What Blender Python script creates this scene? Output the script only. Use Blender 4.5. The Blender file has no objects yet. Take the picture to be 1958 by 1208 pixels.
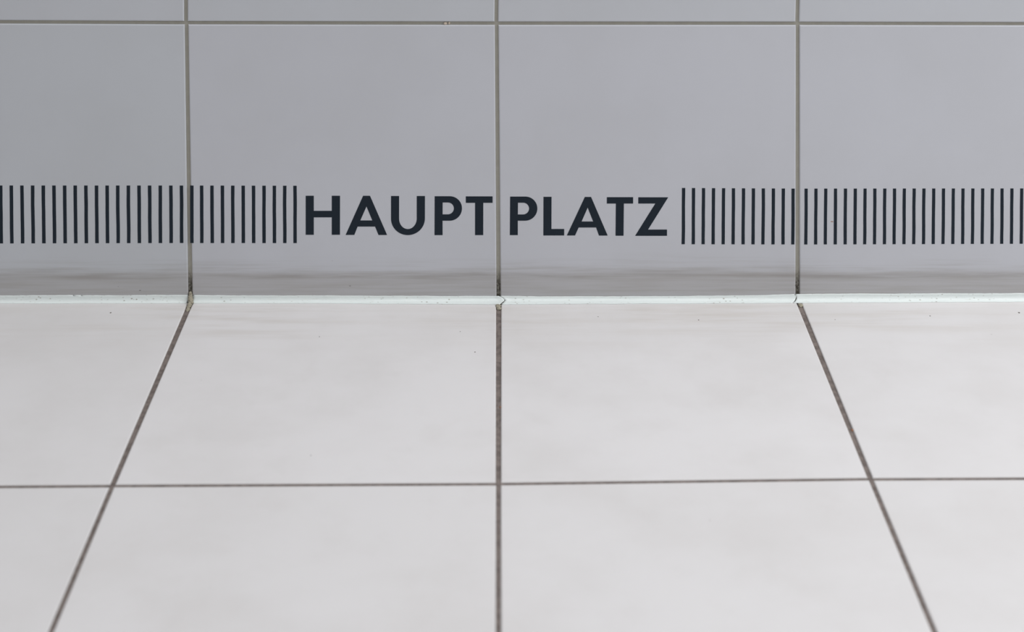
import bpy, bmesh, math, random
from mathutils import Vector, Matrix, noise

# All lengths below are metres unless a helper says mm.  World: wall face is
# the plane y = 0, floor face the plane z = 0, the viewer stands at y < 0.
scene = bpy.context.scene
COL = scene.collection
random.seed(7)
MM = 0.001


# ------------------------------------------------------------------ helpers
def link(name, me, mat=None, parent=None):
    o = bpy.data.objects.new(name, me)
    COL.objects.link(o)
    if mat is not None:
        o.data.materials.append(mat)
    if parent is not None:
        o.parent = parent
        o.matrix_parent_inverse = parent.matrix_basis.inverted()
    return o


def mesh_from(bm, name, smooth=False):
    bmesh.ops.recalc_face_normals(bm, faces=bm.faces[:])
    me = bpy.data.meshes.new(name)
    bm.to_mesh(me)
    bm.free()
    if smooth:
        for p in me.polygons:
            p.use_smooth = True
    return me


def empty(name, loc):
    o = bpy.data.objects.new(name, None)
    o.empty_display_size = 0.02
    o.location = loc
    COL.objects.link(o)
    return o


def describe(o, label, cat=None, group=None, kind=None):
    o['label'] = label
    if cat:
        o['category'] = cat
    if group:
        o['group'] = group
    if kind:
        o['kind'] = kind


def lerp(a, b, t):
    return a + (b - a) * t


def along(table, x):
    """piecewise linear lookup in [(x, value), ...]"""
    if x <= table[0][0]:
        return table[0][1]
    for (x0, v0), (x1, v1) in zip(table, table[1:]):
        if x <= x1:
            return lerp(v0, v1, (x - x0) / (x1 - x0))
    return table[-1][1]


# ---------------------------------------------------------------- materials
class Nodes:
    def __init__(self, name):
        self.m = bpy.data.materials.new(name)
        self.m.use_nodes = True
        self.nt = self.m.node_tree
        self.b = self.nt.nodes['Principled BSDF']
        self.tc = self.nt.nodes.new('ShaderNodeNewGeometry')

    def new(self, t, **kw):
        n = self.nt.nodes.new(t)
        for k, v in kw.items():
            setattr(n, k, v)
        return n

    def put(self, sock, v):
        if isinstance(v, bpy.types.NodeSocket):
            self.nt.links.new(v, sock)
        else:
            if sock.type == 'RGBA' and len(v) == 3:
                v = (*v, 1)
            sock.default_value = v

    def pos(self, scale=(1, 1, 1), offset=(0, 0, 0)):
        n = self.new('ShaderNodeMapping')
        self.put(n.inputs['Vector'], self.tc.outputs['Position'])
        n.inputs['Scale'].default_value = scale
        n.inputs['Location'].default_value = offset
        return n.outputs[0]

    def axis(self, i):
        n = self.new('ShaderNodeSeparateXYZ')
        self.put(n.inputs[0], self.tc.outputs['Position'])
        return n.outputs[i]

    def noise(self, vec, scale, detail=3, rough=0.55):
        n = self.new('ShaderNodeTexNoise')
        self.put(n.inputs['Vector'], vec)
        n.inputs['Scale'].default_value = scale
        n.inputs['Detail'].default_value = detail
        n.inputs['Roughness'].default_value = rough
        return n.outputs[0]

    def ramp(self, v, lo, hi, a=0.0, b=1.0, smooth=True):
        n = self.new('ShaderNodeMapRange')
        n.interpolation_type = 'SMOOTHSTEP' if smooth else 'LINEAR'
        n.clamp = True
        self.put(n.inputs['Value'], v)
        for k, x in zip(('From Min', 'From Max', 'To Min', 'To Max'), (lo, hi, a, b)):
            self.put(n.inputs[k], x)
        return n.outputs[0]

    def math(self, op, a, b=0.0):
        n = self.new('ShaderNodeMath', operation=op)
        self.put(n.inputs[0], a)
        self.put(n.inputs[1], b)
        return n.outputs[0]

    def mix(self, f, a, b, mode='MIX'):
        n = self.new('ShaderNodeMix', data_type='RGBA', blend_type=mode)
        self.put(n.inputs[0], f)
        self.put(n.inputs[6], a)
        self.put(n.inputs[7], b)
        return n.outputs[2]

    def bump(self, h, strength, dist):
        n = self.new('ShaderNodeBump')
        self.put(n.inputs['Height'], h)
        n.inputs['Strength'].default_value = strength
        n.inputs['Distance'].default_value = dist
        self.put(self.b.inputs['Normal'], n.outputs[0])

    def done(self, color, rough, spec=0.5):
        self.put(self.b.inputs['Base Color'], color)
        self.put(self.b.inputs['Roughness'], rough)
        self.b.inputs['Specular IOR Level'].default_value = spec
        return self.m


def mat_wall_tile():
    n = Nodes('wall_tile_glaze')
    z = n.axis(2)
    tone = n.new('ShaderNodeAttribute', attribute_name='tile_tone').outputs['Fac']
    base = n.mix(tone, WALL_A, WALL_B)
    # very faint cloudiness of the glaze
    cl = n.noise(n.pos(), 7.0, 3)
    base = n.mix(n.ramp(cl, 0.35, 0.65, 0.0, 0.10), base, (0.36, 0.36, 0.35))
    # mop line: greyish-brown film left by floor cleaning, wavy upper edge
    wav = n.noise(n.pos((4.5, 1, 1), (0.8, 0, 0)), 1.0, 3, 0.5)
    edge = n.math('ADD', n.math('MULTIPLY', wav, 0.018), 0.0205)
    film = n.ramp(n.math('SUBTRACT', z, edge), -0.007, 0.006, 1.0, 0.0)
    haze = n.ramp(n.math('SUBTRACT', z, edge), 0.0, 0.019, 1.0, 0.0)
    streak = n.noise(n.pos((9, 1, 260)), 1.0, 3, 0.6)
    hz = n.math('MULTIPLY', haze, n.ramp(streak, 0.42, 0.72, 0.05, 0.38))
    base = n.mix(hz, base, (0.285, 0.262, 0.235))
    fl = n.math('MULTIPLY', film, n.ramp(streak, 0.3, 0.7, 0.52, 0.72))
    base = n.mix(fl, base, FILM)
    # the darkest deposit sits right along the edge of the film
    d = n.math('ABSOLUTE', n.math('ADD', n.math('SUBTRACT', z, edge), 0.0035))
    ln = n.ramp(d, 0.0, 0.0062, 1.0, 0.0)
    brk = n.noise(n.pos((8, 1, 150), (3, 0, 0)), 1.0, 3, 0.6)
    ln = n.math('MULTIPLY', ln, n.ramp(brk, 0.38, 0.68, 0.06, 0.42))
    base = n.mix(ln, base, (0.185, 0.162, 0.135))
    # tiny dark flecks in the film
    v = n.new('ShaderNodeTexVoronoi')
    n.put(v.inputs['Vector'], n.pos((0.55, 1, 1)))
    v.inputs['Scale'].default_value = 62
    fk = n.ramp(v.outputs['Distance'], 0.028, 0.045, 1.0, 0.0)
    fk = n.math('MULTIPLY', fk, n.ramp(z, 0.01, 0.06, 0.55, 0.0))
    base = n.mix(fk, base, (0.12, 0.11, 0.10))
    rough = n.ramp(film, 0.0, 1.0, 0.20, 0.45)
    n.bump(n.noise(n.pos(), 22, 2), 0.05, 0.002)
    return n.done(base, rough, 0.4)


def mat_floor_tile():
    n = Nodes('floor_tile_stoneware')
    y = n.axis(1)
    tone = n.new('ShaderNodeAttribute', attribute_name='tile_tone').outputs['Fac']
    base = n.mix(tone, FLOOR_A, FLOOR_B)
    cl = n.noise(n.pos((1, 1.3, 1)), 5.5, 5, 0.6)
    base = n.mix(n.ramp(cl, 0.38, 0.68, 0.0, 0.42), base, FLOOR_C)
    cl2 = n.noise(n.pos((1, 1, 1), (4.2, 1.1, 0)), 19, 4, 0.6)
    base = n.mix(n.ramp(cl2, 0.5, 0.75, 0.0, 0.22), base, FLOOR_C)
    # brownish mop streaks along the wall
    st = n.noise(n.pos((5, 62, 1), (1.7, 0, 0)), 1.0, 4, 0.62)
    near = n.math('MULTIPLY', n.ramp(y, -0.115, -0.03, 0.0, 1.0), n.ramp(y, -0.013, -0.007, 1.0, 0.25))
    patch = n.noise(n.pos((6, 5, 1), (7.1, 0.3, 0)), 1.0, 2)
    f = n.math('MULTIPLY', n.math('MULTIPLY', near, n.ramp(st, 0.40, 0.70)), n.ramp(patch, 0.36, 0.62, 0.25, 1.0))
    base = n.mix(n.math('MULTIPLY', f, 0.62), base, (0.53, 0.495, 0.46))
    v = n.new('ShaderNodeTexVoronoi')
    n.put(v.inputs['Vector'], n.pos((0.8, 1, 1), (0.3, 0.2, 0)))
    v.inputs['Scale'].default_value = 21
    sp = n.ramp(v.outputs['Distance'], 0.012, 0.026, 0.4, 0.0)
    base = n.mix(sp, base, (0.33, 0.32, 0.31))
    n.bump(n.noise(n.pos(), 160, 3), 0.06, 0.0006)
    return n.done(base, 0.42, 0.35)


def mat_wall_grout():
    n = Nodes('wall_grout_cement')
    z = n.axis(2)
    base = n.mix(n.noise(n.pos((1, 1, 1)), 120, 4), GROUT_W, tuple(c * 0.8 for c in GROUT_W))
    nz = n.noise(n.pos((300, 1, 160)), 1.0, 4, 0.7)
    edge = n.math('ADD', n.math('MULTIPLY', nz, 0.022), 0.012)
    dark = n.ramp(n.math('SUBTRACT', z, edge), -0.008, 0.012, 1.0, 0.0)
    dark = n.math('MULTIPLY', dark, n.ramp(n.noise(n.pos((500, 1, 330), (5, 0, 2)), 1.0, 3, 0.7), 0.3, 0.6, 0.35, 1.0))
    base = n.mix(n.math('MULTIPLY', dark, 0.92), base, (0.035, 0.029, 0.022))
    n.bump(n.noise(n.pos(), 900, 3), 0.4, 0.0005)
    return n.done(base, 0.9, 0.2)


def mat_floor_grout():
    n = Nodes('floor_grout_cement')
    base = n.mix(n.ramp(n.noise(n.pos(), 150, 4, 0.65), 0.35, 0.65), GROUT_F, tuple(c * 0.62 for c in GROUT_F))
    n.bump(n.noise(n.pos(), 1000, 3), 0.45, 0.0006)
    return n.done(base, 0.9, 0.2)


def mat_sealant():
    n = Nodes('white_silicone')
    base = n.mix(n.noise(n.pos((12, 90, 90)), 1.0, 4), SEAL, tuple(c * 0.93 for c in SEAL))
    v = n.new('ShaderNodeTexVoronoi')
    n.put(v.inputs['Vector'], n.pos((0.6, 1, 1)))
    v.inputs['Scale'].default_value = 330
    sp = n.ramp(v.outputs['Distance'], 0.10, 0.26, 1.0, 0.0)
    pt = n.noise(n.pos((14, 1, 1), (2.5, 0, 0)), 1.0, 3)
    sp = n.math('MULTIPLY', sp, n.ramp(pt, 0.45, 0.62, 0.06, 0.85))
    base = n.mix(sp, base, (0.27, 0.25, 0.21))
    grime = n.noise(n.pos((35, 600, 600), (0.4, 0, 0)), 1.0, 3, 0.6)
    base = n.mix(n.ramp(grime, 0.56, 0.78, 0.0, 0.35), base, (0.42, 0.40, 0.36))
    n.bump(n.noise(n.pos((1, 2, 2)), 220, 3), 0.25, 0.0008)
    return n.done(base, 0.33, 0.5)


def mat_plain(name, col, rough=0.6, var=0.25, scale=300, spec=0.3):
    n = Nodes(name)
    base = n.mix(n.noise(n.pos(), scale, 4), col, tuple(c * (1 - var) for c in col))
    return n.done(base, rough, spec)


WALL_A, WALL_B = (0.508, 0.528, 0.560), (0.532, 0.539, 0.582)
FILM = (0.375, 0.362, 0.356)
FLOOR_A, FLOOR_B, FLOOR_C = (0.686, 0.672, 0.674), (0.652, 0.640, 0.640), (0.575, 0.556, 0.545)
GROUT_W = (0.40, 0.385, 0.335)
GROUT_F = (0.205, 0.172, 0.157)
SEAL = (0.72, 0.775, 0.765)

M_WALL = mat_wall_tile()
M_FLOOR = mat_floor_tile()
M_WGROUT = mat_wall_grout()
M_FGROUT = mat_floor_grout()
M_SEAL = mat_sealant()
M_VINYL = mat_plain('dark_blue_black_vinyl', (0.0125, 0.0200, 0.0300), 0.45, 0.12, 60, 0.15)
M_SHADE = mat_plain('dark_crack_shade', (0.075, 0.066, 0.055), 0.9)  # dark colour painted as shade inside the bead's cracks
M_SPECK = mat_plain('grey_speck', (0.16, 0.145, 0.13), 0.9)
M_LUMP = mat_plain('tan_grout_lump', (0.42, 0.385, 0.30), 0.85, 0.5, 500)
M_CHIP = mat_plain('pale_grout_chip', (0.62, 0.53, 0.43), 0.85)
M_RUST = mat_plain('brown_rust', (0.33, 0.16, 0.085), 0.85)


# ------------------------------------------------------------ tiled surfaces
def add_tile(bm, layer, quad, tone, face, depth=0.008):
    """One tile with a softly rounded arris.  quad: four (a, b) corners in mm,
    counter-clockwise; face(a, b, d) maps them to 3D, d = depth behind the face."""
    cx = sum(p[0] for p in quad) / 4
    cy = sum(p[1] for p in quad) / 4
    r = 1.3
    prof = [(0.0, depth * 1000)]
    for k in range(6):
        a = math.radians(90 * k / 5)
        prof.append((r * (1 - math.cos(a)), r * 0.8 * (1 - math.sin(a))))
    rings = []
    for inset, d in prof:
        ring = []
        for (a, b) in quad:
            sa = 1 if a < cx else -1
            sb = 1 if b < cy else -1
            ring.append(bm.verts.new(face((a + sa * inset) * MM, (b + sb * inset) * MM, d * MM)))
        rings.append(ring)
    faces = []
    for r0, r1 in zip(rings, rings[1:]):
        for i in range(4):
            j = (i + 1) % 4
            faces.append(bm.faces.new((r0[i], r0[j], r1[j], r1[i])))
    faces.append(bm.faces.new(rings[-1]))
    faces.append(bm.faces.new(rings[0][::-1]))
    for f in faces:
        f[layer] = tone


def slab(lo, hi):
    bm = bmesh.new()
    bmesh.ops.create_cube(bm, size=1)
    for v in bm.verts:
        v.co = Vector([lerp(lo[i], hi[i], v.co[i] + 0.5) for i in range(3)])
    return bm


def tone_mesh(bm, name):
    return mesh_from(bm, name)


# wall -----------------------------------------------------------------------
# centre lines of the vertical joints, bottom row: x at z = 5 mm and z = 278 mm
LOW = [(-1197.5, -1205.5), (-898.5, -905.0), (-599.5, -604.0), (-299.45, -302.85), (3.7, -1.5), (301.6, 294.85), (599.0, 595.0), (898.0, 895.0), (1197.0, 1195.5)]
UP = [-1206.0, -905.5, -604.5, -303.4, -1.9, 294.3, 594.5, 894.5, 1195.0]
HJ = [(-905, 279.3), (-482, 278.45), (-301, 278.45), (-1.8, 279.05), (294.6, 280.05), (520, 280.5), (900, 281.2)]
GW = 1.75      # half joint width
bm = bmesh.new()
lay = bm.faces.layers.float.new('tile_tone')
wall_face = lambda a, b, d: Vector((a, d, b))
tones = [0.4, 0.3, 0.1, 0.7, 0.8, 0.75, 0.5, 0.45]
for i in range(8):
    (l0, l1), (r0, r1) = LOW[i], LOW[i + 1]
    zl, zr = along(HJ, l1), along(HJ, r1)
    g0 = GW + 0.3
    add_tile(bm, lay, [(l0 + g0, 2.0), (r0 - g0, 2.0), (r1 - GW, zr - 1.65), (l1 + GW, zl - 1.65)], tones[i], wall_face)
    for k in range(7):
        a0, a1 = UP[i] + GW, UP[i + 1] - GW
        b0l, b0r = along(HJ, a0) + 1.65, along(HJ, a1) + 1.65
        if k:
            b0l = b0r = 280 + 303 * k + 1.65
        b1 = 280 + 303 * (k + 1) - 1.65
        add_tile(bm, lay, [(a0, b0l), (a1, b0r), (a1, b1), (a0, b1)], random.uniform(0.2, 0.8), wall_face)
wall = link('wall_back', tone_mesh(bm, 'wall_back'), M_WALL)
describe(wall, 'glossy pale blue-grey square wall tiles with thin beige joints behind the lettering', 'wall', kind='structure')
wgrout = link('grout', mesh_from(slab((-1.205, 0.0017, 0.0), (1.195, 0.03, 2.40)), 'grout'), M_WGROUT, wall)
wgrout['label'] = 'beige-grey grout, blackened at the foot of the joints'

# two pale chips of grout in the horizontal joint, a rusty scratch on the tile
def blob(cx, cy, cz, rx, ry, rz, seed, rough=0.3, sub=2, flat=None):
    bm = bmesh.new()
    bmesh.ops.create_icosphere(bm, subdivisions=sub, radius=1)
    for v in bm.verts:
        n = noise.noise(v.co * 1.4 + Vector((seed * 3.1, seed * 1.7, seed)))
        v.co *= 1 + rough * n
        v.co = Vector((cx + v.co.x * rx, cy + v.co.y * ry, cz + v.co.z * rz)) * MM
    return bm


for k, (x, z, rx) in enumerate([(-51.6, 278.6, 1.7), (-47.9, 279.0, 1.1)]):
    link('grout_chip', mesh_from(blob(x, 1.3, z, rx, 1.0, 1.5, 3 + k), 'grout_chip', True), M_CHIP, wgrout)
rs = link('rust_scratch', mesh_from(blob(334.0, 0.0, 80.1, 1.5, 0.05, 0.45, 9), 'rust_scratch', True), M_RUST, wall)
rs['label'] = 'tiny brown rust scratch between two stripes'

# floor ----------------------------------------------------------------------
FX = [(-1196.0, -1198.0), (-897.0, -899.0), (-598.0, -600.0), (-298.9, -300.45), (3.75, 2.2), (301.9, 299.5), (600.0, 599.0), (899, 898), (1198, 1197)]
FX2 = [-1199.0, -900.0, -601.0, -300.7, 0.9, 298.9, 598.0, 897.0, 1196.0]
# y of the first cross joint at the left and right edge of each tile column
FJ = [(-301.8, -301.5), (-301.5, -301.2), (-301.2, -300.8), (-300.7, -301.4), (-301.3, -297.9), (-298.2, -299.0), (-299.2, -299.0), (-299.0, -299.0)]
GX, GX1, GX2, GY = 2.5, 2.1, 1.85, 1.9
floor_face = lambda a, b, d: Vector((a, b, -d))
bm = bmesh.new()
lay = bm.faces.layers.float.new('tile_tone')
ft = [[0.5, 0.6, 0.6, 0.2, 0.35, 0.75, 0.5, 0.4], [0.5, 0.5, 1.25, 0.7, 0.75, 1.0, 0.4, 0.5]]  # per-tile tone; right and front tiles painted darker to offset uneven light
for i in range(8):
    (l0, l1), (r0, r1) = FX[i], FX[i + 1]
    jl, jr = FJ[i]
    add_tile(bm, lay, [(l1 + GX1, jl + GY), (r1 - GX1, jr + GY), (r0 - GX, -2.0), (l0 + GX, -2.0)], ft[0][i], floor_face)
    for k in range(6):
        t0l, t0r = (jl - GY, jr - GY) if k == 0 else (-300 - 302.5 * k - GY,) * 2
        b = -300 - 302.5 * (k + 1) + GY
        xa0, xb0 = (l1, r1) if k == 0 else (FX2[i], FX2[i + 1])
        add_tile(bm, lay, [(FX2[i] + GX2, b), (FX2[i + 1] - GX2, b), (xb0 - GX2, t0r), (xa0 + GX2, t0l)],
                 ft[1][i] if k == 0 else random.uniform(0.2, 0.8), floor_face)
floor = link('floor', tone_mesh(bm, 'floor'), M_FLOOR)
describe(floor, 'off-white square stoneware floor tiles with dark brown-grey joints', 'floor', kind='structure')
fgrout = link('grout', mesh_from(slab((-1.198, -2.113, -0.02), (1.195, 0.0011, -0.0012)), 'grout'), M_FGROUT, floor)
fgrout['label'] = 'dark brown-grey floor grout'
for k, (x, y, r) in enumerate([(302.0, -228.0, 1.5), (6.0, -105.0, 0.9), (4.6, -190.0, 0.9)]):
    o = link('rust_speck', mesh_from(blob(x, y, -1.0, r, r * 1.2, 0.5, 21 + k), 'rust_speck', True), M_RUST, fgrout)
SPECKS = [(-371.5, -22.6, 0.75), (-18.5, -99.0, 0.6), (-33.0, -61.0, 0.4), (197.0, -40.0, 0.55), (100.0, -33.0, 0.45),
          (515.0, -27.0, 0.9), (425.0, -33.0, 0.6), (330.0, -40.0, 0.4), (-165.0, -70.0, 0.45), (-150.0, -262.0, 0.4)]
for k, (x, y, r) in enumerate(SPECKS):
    link('dirt_speck', mesh_from(blob(x, y, 0.05, r * 1.1, r * 1.3, 0.12, 40 + k, 0.5), 'dirt_speck', True), M_SPECK, floor)


# ------------------------------------------------------------- sealant bead
ZT = [(-900, 6.6), (-482, 6.5), (-301, 6.4), (-178, 5.7), (-3, 4.7), (131, 4.2), (262, 5.0), (300, 6.0), (340, 6.5), (500, 6.6), (900, 6.5)]
YB = [(-900, -4.0), (-481, -3.9), (-300, -4.2), (-178, -5.2), (-3, -8.0), (131, -7.4), (261, -7.0), (300, -6.6), (339, -6.2), (497, -5.2), (900, -5.0)]
NP = 10


def bead_point(x, t, lift=0.0):
    """t = 0 at the wall, 1 at the floor; concave fillet, wavy edges; mm"""
    zt = along(ZT, x) + 0.42 * noise.noise(Vector((x * 0.028, 1.3, 0))) + 0.22 * noise.noise(Vector((x * 0.16, 4.3, 0)))
    yb = along(YB, x) + 0.55 * noise.noise(Vector((x * 0.03, 8.3, 0))) + 0.30 * noise.noise(Vector((x * 0.17, 2.3, 5)))
    a = t * math.pi / 2
    y = yb * (1 - math.cos(a)) ** 1.15
    z = zt * (1 - math.sin(a)) ** 1.15
    # bead is thicker than a perfect fillet and a little lumpy
    bulge = (0.10 + 0.22 * noise.noise(Vector((x * 0.05, t * 2, 9)))) * math.sin(math.pi * t) ** 0.6
    bulge += 0.05 + lift * math.sin(math.pi * t)
    return Vector((x, y - bulge * 0.75, z + bulge * 0.75)) * MM


def bead(x_start, x_end, lift_a=0.0, lift_b=0.0):
    """x_start(t), x_end(t): ragged ends, as functions across the profile"""
    bm = bmesh.new()
    n = max(12, int((x_end(0.5) - x_start(0.5)) / 2.0))
    rows = []
    for i in range(n + 1):
        s = i / n
        row = []
        for k in range(NP + 1):
            t = k / NP
            x = lerp(x_start(t), x_end(t), s)
            da, db = x - x_start(t), x_end(t) - x
            lift = lift_a * max(0, 1 - da / 6) + lift_b * max(0, 1 - db / 6)
            row.append(bm.verts.new(bead_point(x, t, lift)))
        x = row[5].co.x
        row.append(bm.verts.new(Vector((x, -0.1 * MM, -0.1 * MM))))
        rows.append(row)
    m = NP + 2
    for r0, r1 in zip(rows, rows[1:]):
        for k in range(m):
            bm.faces.new((r0[k], r0[(k + 1) % m], r1[(k + 1) % m], r1[k]))
    bm.faces.new(rows[0])
    bm.faces.new(rows[-1][::-1])
    me = mesh_from(bm, 'bead')
    for p in me.polygons:
        p.use_smooth = len(p.vertices) == 4
    return me


flap = [(0, 3.6), (0.25, 7.5), (0.45, 9.8), (0.6, 9.0), (0.8, 6.5), (1, 4.8)]
curl = [(0, 298.0), (0.25, 300.0), (0.5, 299.0), (0.75, 297.4), (1, 294.5)]
segs = [
    (lambda t: -1197.0, lambda t: -301.9 + 0.7 * math.sin(t * 5), 'white silicone bead at the wall foot, far left piece ending at a tan lump'),
    (lambda t: -297.0 + 0.5 * math.sin(t * 7), lambda t: along(flap, t), 'white silicone bead below the word HAUPT, torn into a flap at its right end'),
    (lambda t: along(flap, t) + 0.9 + 1.1 * max(0, t - 0.5), lambda t: along(curl, t), 'white silicone bead below the word PLATZ and the first right-hand stripes'),
    (lambda t: along(curl, t) + 1.0, lambda t: 1195.0, 'white silicone bead at the wall foot on the far right'),
]
for k, (a, b, lab) in enumerate(segs):
    o = link('trim_%d' % (k + 1), bead(a, b, 0.5 if k in (2,) else 0.25, 1.0 if k == 1 else 0.35), M_SEAL)
    describe(o, lab, 'sealant', kind='structure')
    if k in (1, 2):
        # dark strip that paints shade into the tear at this bead's end
        tab = flap if k == 1 else curl
        bm = bmesh.new()
        rows = []
        for i in range(13):
            t = i / 12
            x = along(tab, t) + 0.45
            c = bead_point(x, t)
            row = []
            for dx in (-0.9, 0.9):
                row.append(bm.verts.new(c + Vector((dx, 0.25, -0.25)) * MM))
                row.append(bm.verts.new(Vector((c.x + dx * MM, min(c.y + 1.2 * MM, 0.0002), max(c.z - 1.2 * MM, -0.0002)))))
            rows.append(row)
        for r0, r1 in zip(rows, rows[1:]):
            for q in ((0, 2), (2, 3), (3, 1), (1, 0)):
                bm.faces.new((r0[q[0]], r0[q[1]], r1[q[1]], r1[q[0]]))
        d = link('crack_shade', mesh_from(bm, 'crack_shade'), M_SHADE, o)
        d['label'] = 'dark strip painted as shade in the crack of the bead'


# ------------------------------------------------------- lumps at the joints
def sweep(path):
    """many overlapping pieces along a path (x, y, z, half width, half height)"""
    out = []
    for p, q in zip(path, path[1:]):
        for k in range(4):
            x, y, z, w, h = (lerp(p[j], q[j], k / 4) for j in range(5))
            out.append((x, y, z, w, max(h, 1.2), max(h, 0.8)))
    return out


def lump(pieces, label, base):
    bm = bmesh.new()
    for k, (x, y, z, rx, ry, rz) in enumerate(pieces):
        b2 = blob(x, y, z, rx, ry, rz, 60 + k + x * 0.1, 0.38, 3)
        tmp = bpy.data.meshes.new('tmp')
        b2.to_mesh(tmp)
        b2.free()
        bm.from_mesh(tmp)
        bpy.data.meshes.remove(tmp)
    for v in bm.verts:
        q = v.co * 1000
        v.co += Vector((noise.noise(q * 0.55), noise.noise(q * 0.55 + Vector((9, 0, 0))), noise.noise(q * 0.55 + Vector((0, 9, 0))))) * 0.0009
    bmesh.ops.translate(bm, verts=bm.verts[:], vec=-Vector(base))
    o = link('grout_lump', mesh_from(bm, 'grout_lump', True), M_LUMP)
    o.location = base
    describe(o, label, 'grout lump', 'crumbs of grout where the joints meet')
    return o


lump(sweep([(-299.4, 0.7, 9.0, 1.3, 0.7), (-299.3, -0.6, 6.2, 1.9, 1.1), (-298.6, -2.6, 3.4, 2.3, 1.5),
            (-298.0, -4.8, 1.7, 2.4, 1.4), (-298.4, -7.6, 0.6, 2.2, 1.1), (-298.8, -11.0, -0.2, 2.0, 0.9), (-298.9, -15.5, -0.8, 1.7, 0.7), (-298.9, -18.0, -1.3, 1.0, 0.4)])
     + [(-296.6, -7.0, 1.0, 1.2, 1.0, 0.9)],
     'crumbly tan grout lump filling the corner at the foot of the left wall joint', (-0.2993, -0.004, 0.0))
lump([(3.4, -10.4, -0.1, 2.5, 3.2, 1.1), (3.6, -14.6, -0.4, 2.1, 3.6, 0.9)],
     'rounded tan grout lump at the top of the middle floor joint', (0.0035, -0.012, 0.0))
lump([(302.3, -9.0, -0.2, 2.1, 2.1, 0.9), (302.6, -11.0, -0.5, 2.0, 2.4, 0.7)],
     'smallest ochre grout lump capping the right floor joint below the white bead', (0.3025, -0.010, 0.0))


# ------------------------------------------------------------ vinyl graphics
TH = 0.16   # mm, thickness of the film


def film(name, outlines, origin, parent):
    """a flat vinyl shape with holes: outlines are lists of (x, z) in mm"""
    cu = bpy.data.curves.new(name, 'CURVE')
    cu.dimensions = '2D'
    cu.fill_mode = 'BOTH'
    cu.extrude = TH / 2 * MM
    for pts in outlines:
        sp = cu.splines.new('POLY')
        sp.points.add(len(pts) - 1)
        for p, (x, z) in zip(sp.points, pts):
            p.co = (x * MM - origin[0], z * MM - origin[2], 0, 1)
        sp.use_cyclic_u = True
    tmp = bpy.data.objects.new('tmp', cu)
    COL.objects.link(tmp)
    dg = bpy.context.evaluated_depsgraph_get()
    dg.update()
    me = bpy.data.meshes.new_from_object(tmp.evaluated_get(dg))
    bpy.data.objects.remove(tmp)
    bpy.data.curves.remove(cu)
    # curve lies in xy, facing +z: stand it up facing -y
    me.transform(Matrix.Rotation(math.radians(90), 4, 'X'))
    me.transform(Matrix.Translation((0, -TH / 2 * MM + 0.00002, 0)))
    me.name = name
    me.materials.clear()
    o = bpy.data.objects.new(name, me)
    COL.objects.link(o)
    me.materials.append(M_VINYL)
    o.parent = parent
    return o


LEAN = [(-480, -0.11), (-380, -0.2), (-308, -0.05), (-180, -0.25), (186, -0.68), (294, -0.98), (522, -1.43)]


def stripe_pts(xc, w, top, bot):
    lean = along(LEAN, xc)
    left, right = [], []
    n = 9
    s1, s2 = random.uniform(0, 50), random.uniform(0, 50)
    for i in range(n + 1):
        t = i / n
        z = lerp(bot, top, t)
        x = xc + lean * (t - 0.5)
        wob = 0.20 * noise.noise(Vector((t * 2.2, s1, 0)))
        left.append((x - w / 2 + wob + 0.10 * noise.noise(Vector((t * 5, s2, 3))), z))
        right.append((x + w / 2 + wob + 0.10 * noise.noise(Vector((t * 5, s2, 7))), z))
    return right + left[::-1]


BANDS = [
    # x of first stripe, pitch, count, width, top at both ends, bottom at both ends, label
    (-482.8, 10.2948, 18, 3.35, (116.7, 116.7), (58.8, 59.05),
     'row of eighteen dark vertical stripes on the leftmost wall tile'),
    (-298.35, 10.123, 11, 3.30, (116.7, 116.5), (59.0, 58.85),
     'row of eleven dark vertical stripes between the left wall joint and the letter H'),
    (185.62, 9.930, 12, 3.20, (114.35, 113.75), (57.3, 56.95),
     'row of twelve dark vertical stripes between the letter Z and the right wall joint'),
    (307.75, 9.835, 23, 3.15, (113.75, 113.95), (56.87, 57.4),
     'longest row of dark vertical stripes, twenty-three on the rightmost wall tile'),
]
for x0, pitch, n, w, tops, bots, lab in BANDS:
    xm = (x0 + pitch * (n - 1) / 2) * MM
    org = Vector((xm, 0, (bots[0] + bots[1]) / 2 * MM))
    root = empty('stripe_band', org)
    describe(root, lab, 'stripes', 'stripe rows on either side of the lettering')
    for i in range(n):
        s = i / (n - 1)
        x = x0 + pitch * i + random.uniform(-0.05, 0.05)
        if n == 11 and i == 0:
            x += 0.55          # this one hugs the joint
        film('stripe', [stripe_pts(x, w, lerp(*tops, s), lerp(*bots, s))], org, root)


def arc(cx, cz, rx, rz, a0, a1, n=28):
    return [(cx + rx * math.cos(math.radians(lerp(a0, a1, i / n))), cz + rz * math.sin(math.radians(lerp(a0, a1, i / n)))) for i in range(n + 1)]


def letter_p(x0, x1, top, bot, xr, zc_top, zc_bot, zlow, xi):
    """x0..x1 stem, xr outer bowl, xi inner bowl"""
    ro = (top - zlow) / 2
    ri = (zc_top - zc_bot) / 2
    outer = [(x0, bot), (x1 + 0.2, bot), (x1, zlow)] + arc(xr - ro * 0.98, top - ro, ro * 0.98, ro, -90, 90) + [(x0 - 0.2, top)]
    inner = [(x1, zc_bot), (x1 - 0.05, zc_top)] + arc(xi - ri, zc_bot + ri, ri, ri, 90, -90)
    return [outer, inner]


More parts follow.
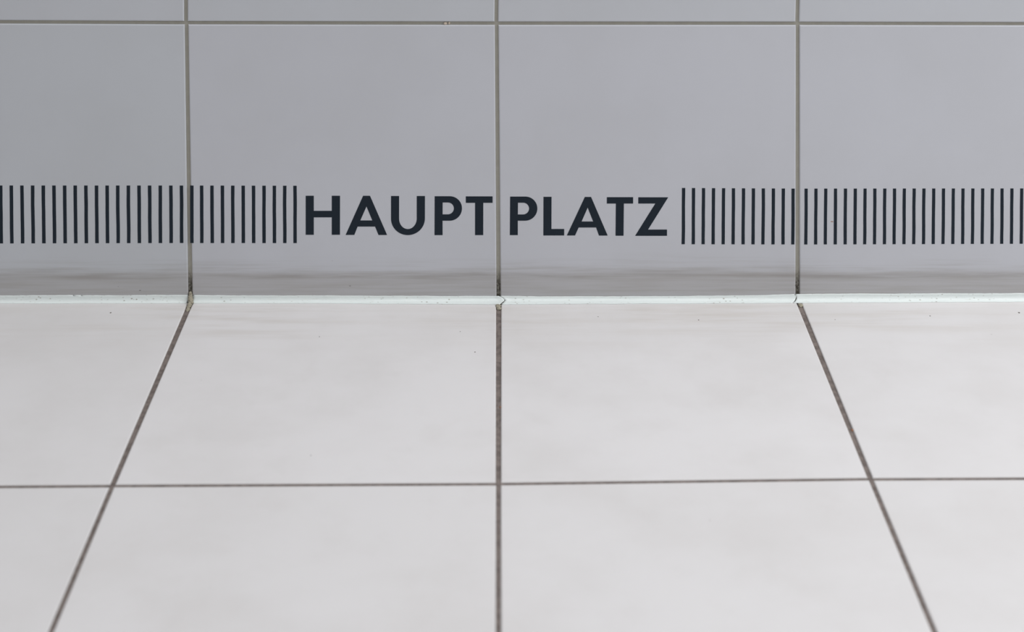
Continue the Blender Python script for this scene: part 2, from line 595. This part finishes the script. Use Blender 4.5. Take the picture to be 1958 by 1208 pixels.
HAUPT = [
    ('letter_h', [[(-186.81, 106.44), (-178.93, 106.44), (-178.87, 91.26), (-161.26, 91.26), (-161.3, 106.44), (-153.3, 106.44),
                   (-153.15, 67.2), (-161.16, 67.2), (-161.22, 84.78), (-178.85, 84.78), (-178.79, 67.2), (-186.68, 67.2)]]),
    ('letter_a', [[(-130.67, 106.42), (-123.92, 106.42), (-106.93, 66.95), (-115.31, 66.95), (-118.75, 75.44), (-135.85, 75.44),
                   (-139.05, 67.05), (-147.53, 67.05)], [(-127.29, 95.72), (-121.48, 81.57), (-133.28, 81.57)]]),
    ('letter_u', [[(-103.3, 106.2), (-95.39, 106.2), (-95.25, 83.4)] + arc(-86.56, 83.4, 8.68, 10.55, 180, 360)
                  + [(-78.05, 106.2), (-70.0, 106.2), (-69.87, 83.4)] + arc(-86.51, 83.4, 16.63, 16.6, 360, 180)]),
    ('letter_p', letter_p(-60.25, -52.5, 105.97, 66.75, -33.5, 99.72, 87.68, 81.3, -41.44)),
    ('letter_t', [[(-29.83, 105.85), (-3.48, 105.85), (-3.41, 99.36), (-12.6, 99.36), (-12.3, 66.72), (-20.35, 66.72), (-20.66, 99.36), (-29.76, 99.36)]]),
]
PLATZ = [
    ('letter_p', letter_p(14.0, 21.65, 105.62, 66.7, 40.8, 99.47, 87.53, 81.26, 32.65)),
    ('letter_l', [[(46.71, 105.38), (54.67, 105.38), (55.0, 72.83), (67.61, 72.83), (67.7, 66.3), (47.12, 66.3)]]),
    ('letter_a', [[(87.59, 105.26), (93.72, 105.26), (110.77, 66.15), (102.2, 66.15), (99.17, 74.35), (81.93, 74.35), (78.46, 66.29), (70.36, 66.29)],
                  [(90.53, 94.49), (96.18, 80.4), (84.73, 80.4)]]),
    ('letter_t', [[(109.36, 105.02), (135.4, 105.02), (135.46, 98.63), (126.3, 98.63), (126.54, 66.0), (118.6, 66.0), (118.38, 98.63), (109.44, 98.63)]]),
    ('letter_z', [[(140.5, 104.9), (170.15, 104.9), (150.75, 72.16), (169.62, 72.16), (169.72, 65.86), (138.03, 65.86), (157.51, 98.62), (140.58, 98.62)]]),
]
for glyphs, x, word, lab in (
        (HAUPT, -95.0, 'HAUPT', 'word HAUPT in dark bold capitals left of the middle wall joint'),
        (PLATZ, 92.0, 'PLATZ', 'word PLATZ in dark bold capitals right of the middle wall joint')):
    org = Vector((x * MM, 0, 0.0665))
    root = empty('wall_lettering', org)
    describe(root, lab, 'lettering', 'words on the wall tiles')
    for name, outlines in glyphs:
        film(name, outlines, org, root)


# ------------------------------------------------------------------- lights
world = bpy.data.worlds.new('overcast_sky')
scene.world = world
world.use_nodes = True
nt = world.node_tree
bg = nt.nodes['Background']
tc = nt.nodes.new('ShaderNodeTexCoord')
sep = nt.nodes.new('ShaderNodeSeparateXYZ')
nt.links.new(tc.outputs['Generated'], sep.inputs[0])
mr = nt.nodes.new('ShaderNodeMapRange')
mr.inputs['From Min'].default_value = -0.1
mr.inputs['From Max'].default_value = 0.9
nt.links.new(sep.outputs[2], mr.inputs['Value'])
mx = nt.nodes.new('ShaderNodeMix')
mx.data_type = 'RGBA'
mx.inputs[6].default_value = (0.30, 0.30, 0.30, 1)
mx.inputs[7].default_value = (1.0, 1.0, 1.02, 1)
nt.links.new(mr.outputs[0], mx.inputs[0])
nt.links.new(mx.outputs[2], bg.inputs['Color'])
bg.inputs['Strength'].default_value = 0.75


def area(name, loc, target, size, power, color):
    la = bpy.data.lights.new(name, 'AREA')
    la.shape = 'RECTANGLE'
    la.size, la.size_y = size
    la.energy = power
    la.color = color
    o = bpy.data.objects.new(name, la)
    COL.objects.link(o)
    o.location = loc
    o.rotation_euler = (Vector(target) - Vector(loc)).to_track_quat('-Z', 'Y').to_euler()
    return o


area('daylight_opening', (1.75, -0.55, 1.40), (0.2, -0.05, 0.1), (1.1, 1.1), 25, (0.98, 0.99, 1.0))
area('overhead_fill', (0.3, -0.55, 2.6), (0.3, -0.5, 0.0), (1.8, 0.7), 14, (1.0, 0.985, 0.97))  # added lamp, unseen; brightens floor and upper tile edges from above

# ------------------------------------------------------------------- camera
yaw, pitch, roll = -3.25803458e-02, -6.43386720e-02, -1.33371652e-02
R = Matrix.Rotation(yaw, 3, 'Z') @ Matrix.Rotation(pitch, 3, 'X') @ Matrix.Rotation(roll, 3, 'Y')
right, fwd, up = R.col[0], R.col[1], R.col[2]
cam_d = bpy.data.cameras.new('camera')
cam = bpy.data.objects.new('camera', cam_d)
COL.objects.link(cam)
loc = Vector((-1.06034970e-02, -1.44521902, 0.712380749))
cam.matrix_world = Matrix((
    (right.x, up.x, -fwd.x, loc.x),
    (right.y, up.y, -fwd.y, loc.y),
    (right.z, up.z, -fwd.z, loc.z),
    (0, 0, 0, 1)))
cam_d.sensor_fit = 'HORIZONTAL'
cam_d.sensor_width = 36
cam_d.lens = 2873.14941 / 1958 * 36
cam_d.shift_x = -2.74205062e-02
cam_d.shift_y = -0.624012892
cam_d.clip_start = 0.05
cam_d.dof.use_dof = True
cam_d.dof.focus_distance = (Vector((0, -0.01, 0.07)) - loc).dot(fwd)
cam_d.dof.aperture_fstop = 4.7
scene.camera = cam

scene.view_settings.view_transform = 'Standard'
scene.view_settings.look = 'None'
scene.view_settings.gamma = 1.0
scene.view_settings.use_curve_mapping = False
scene.view_settings.exposure = 0.06
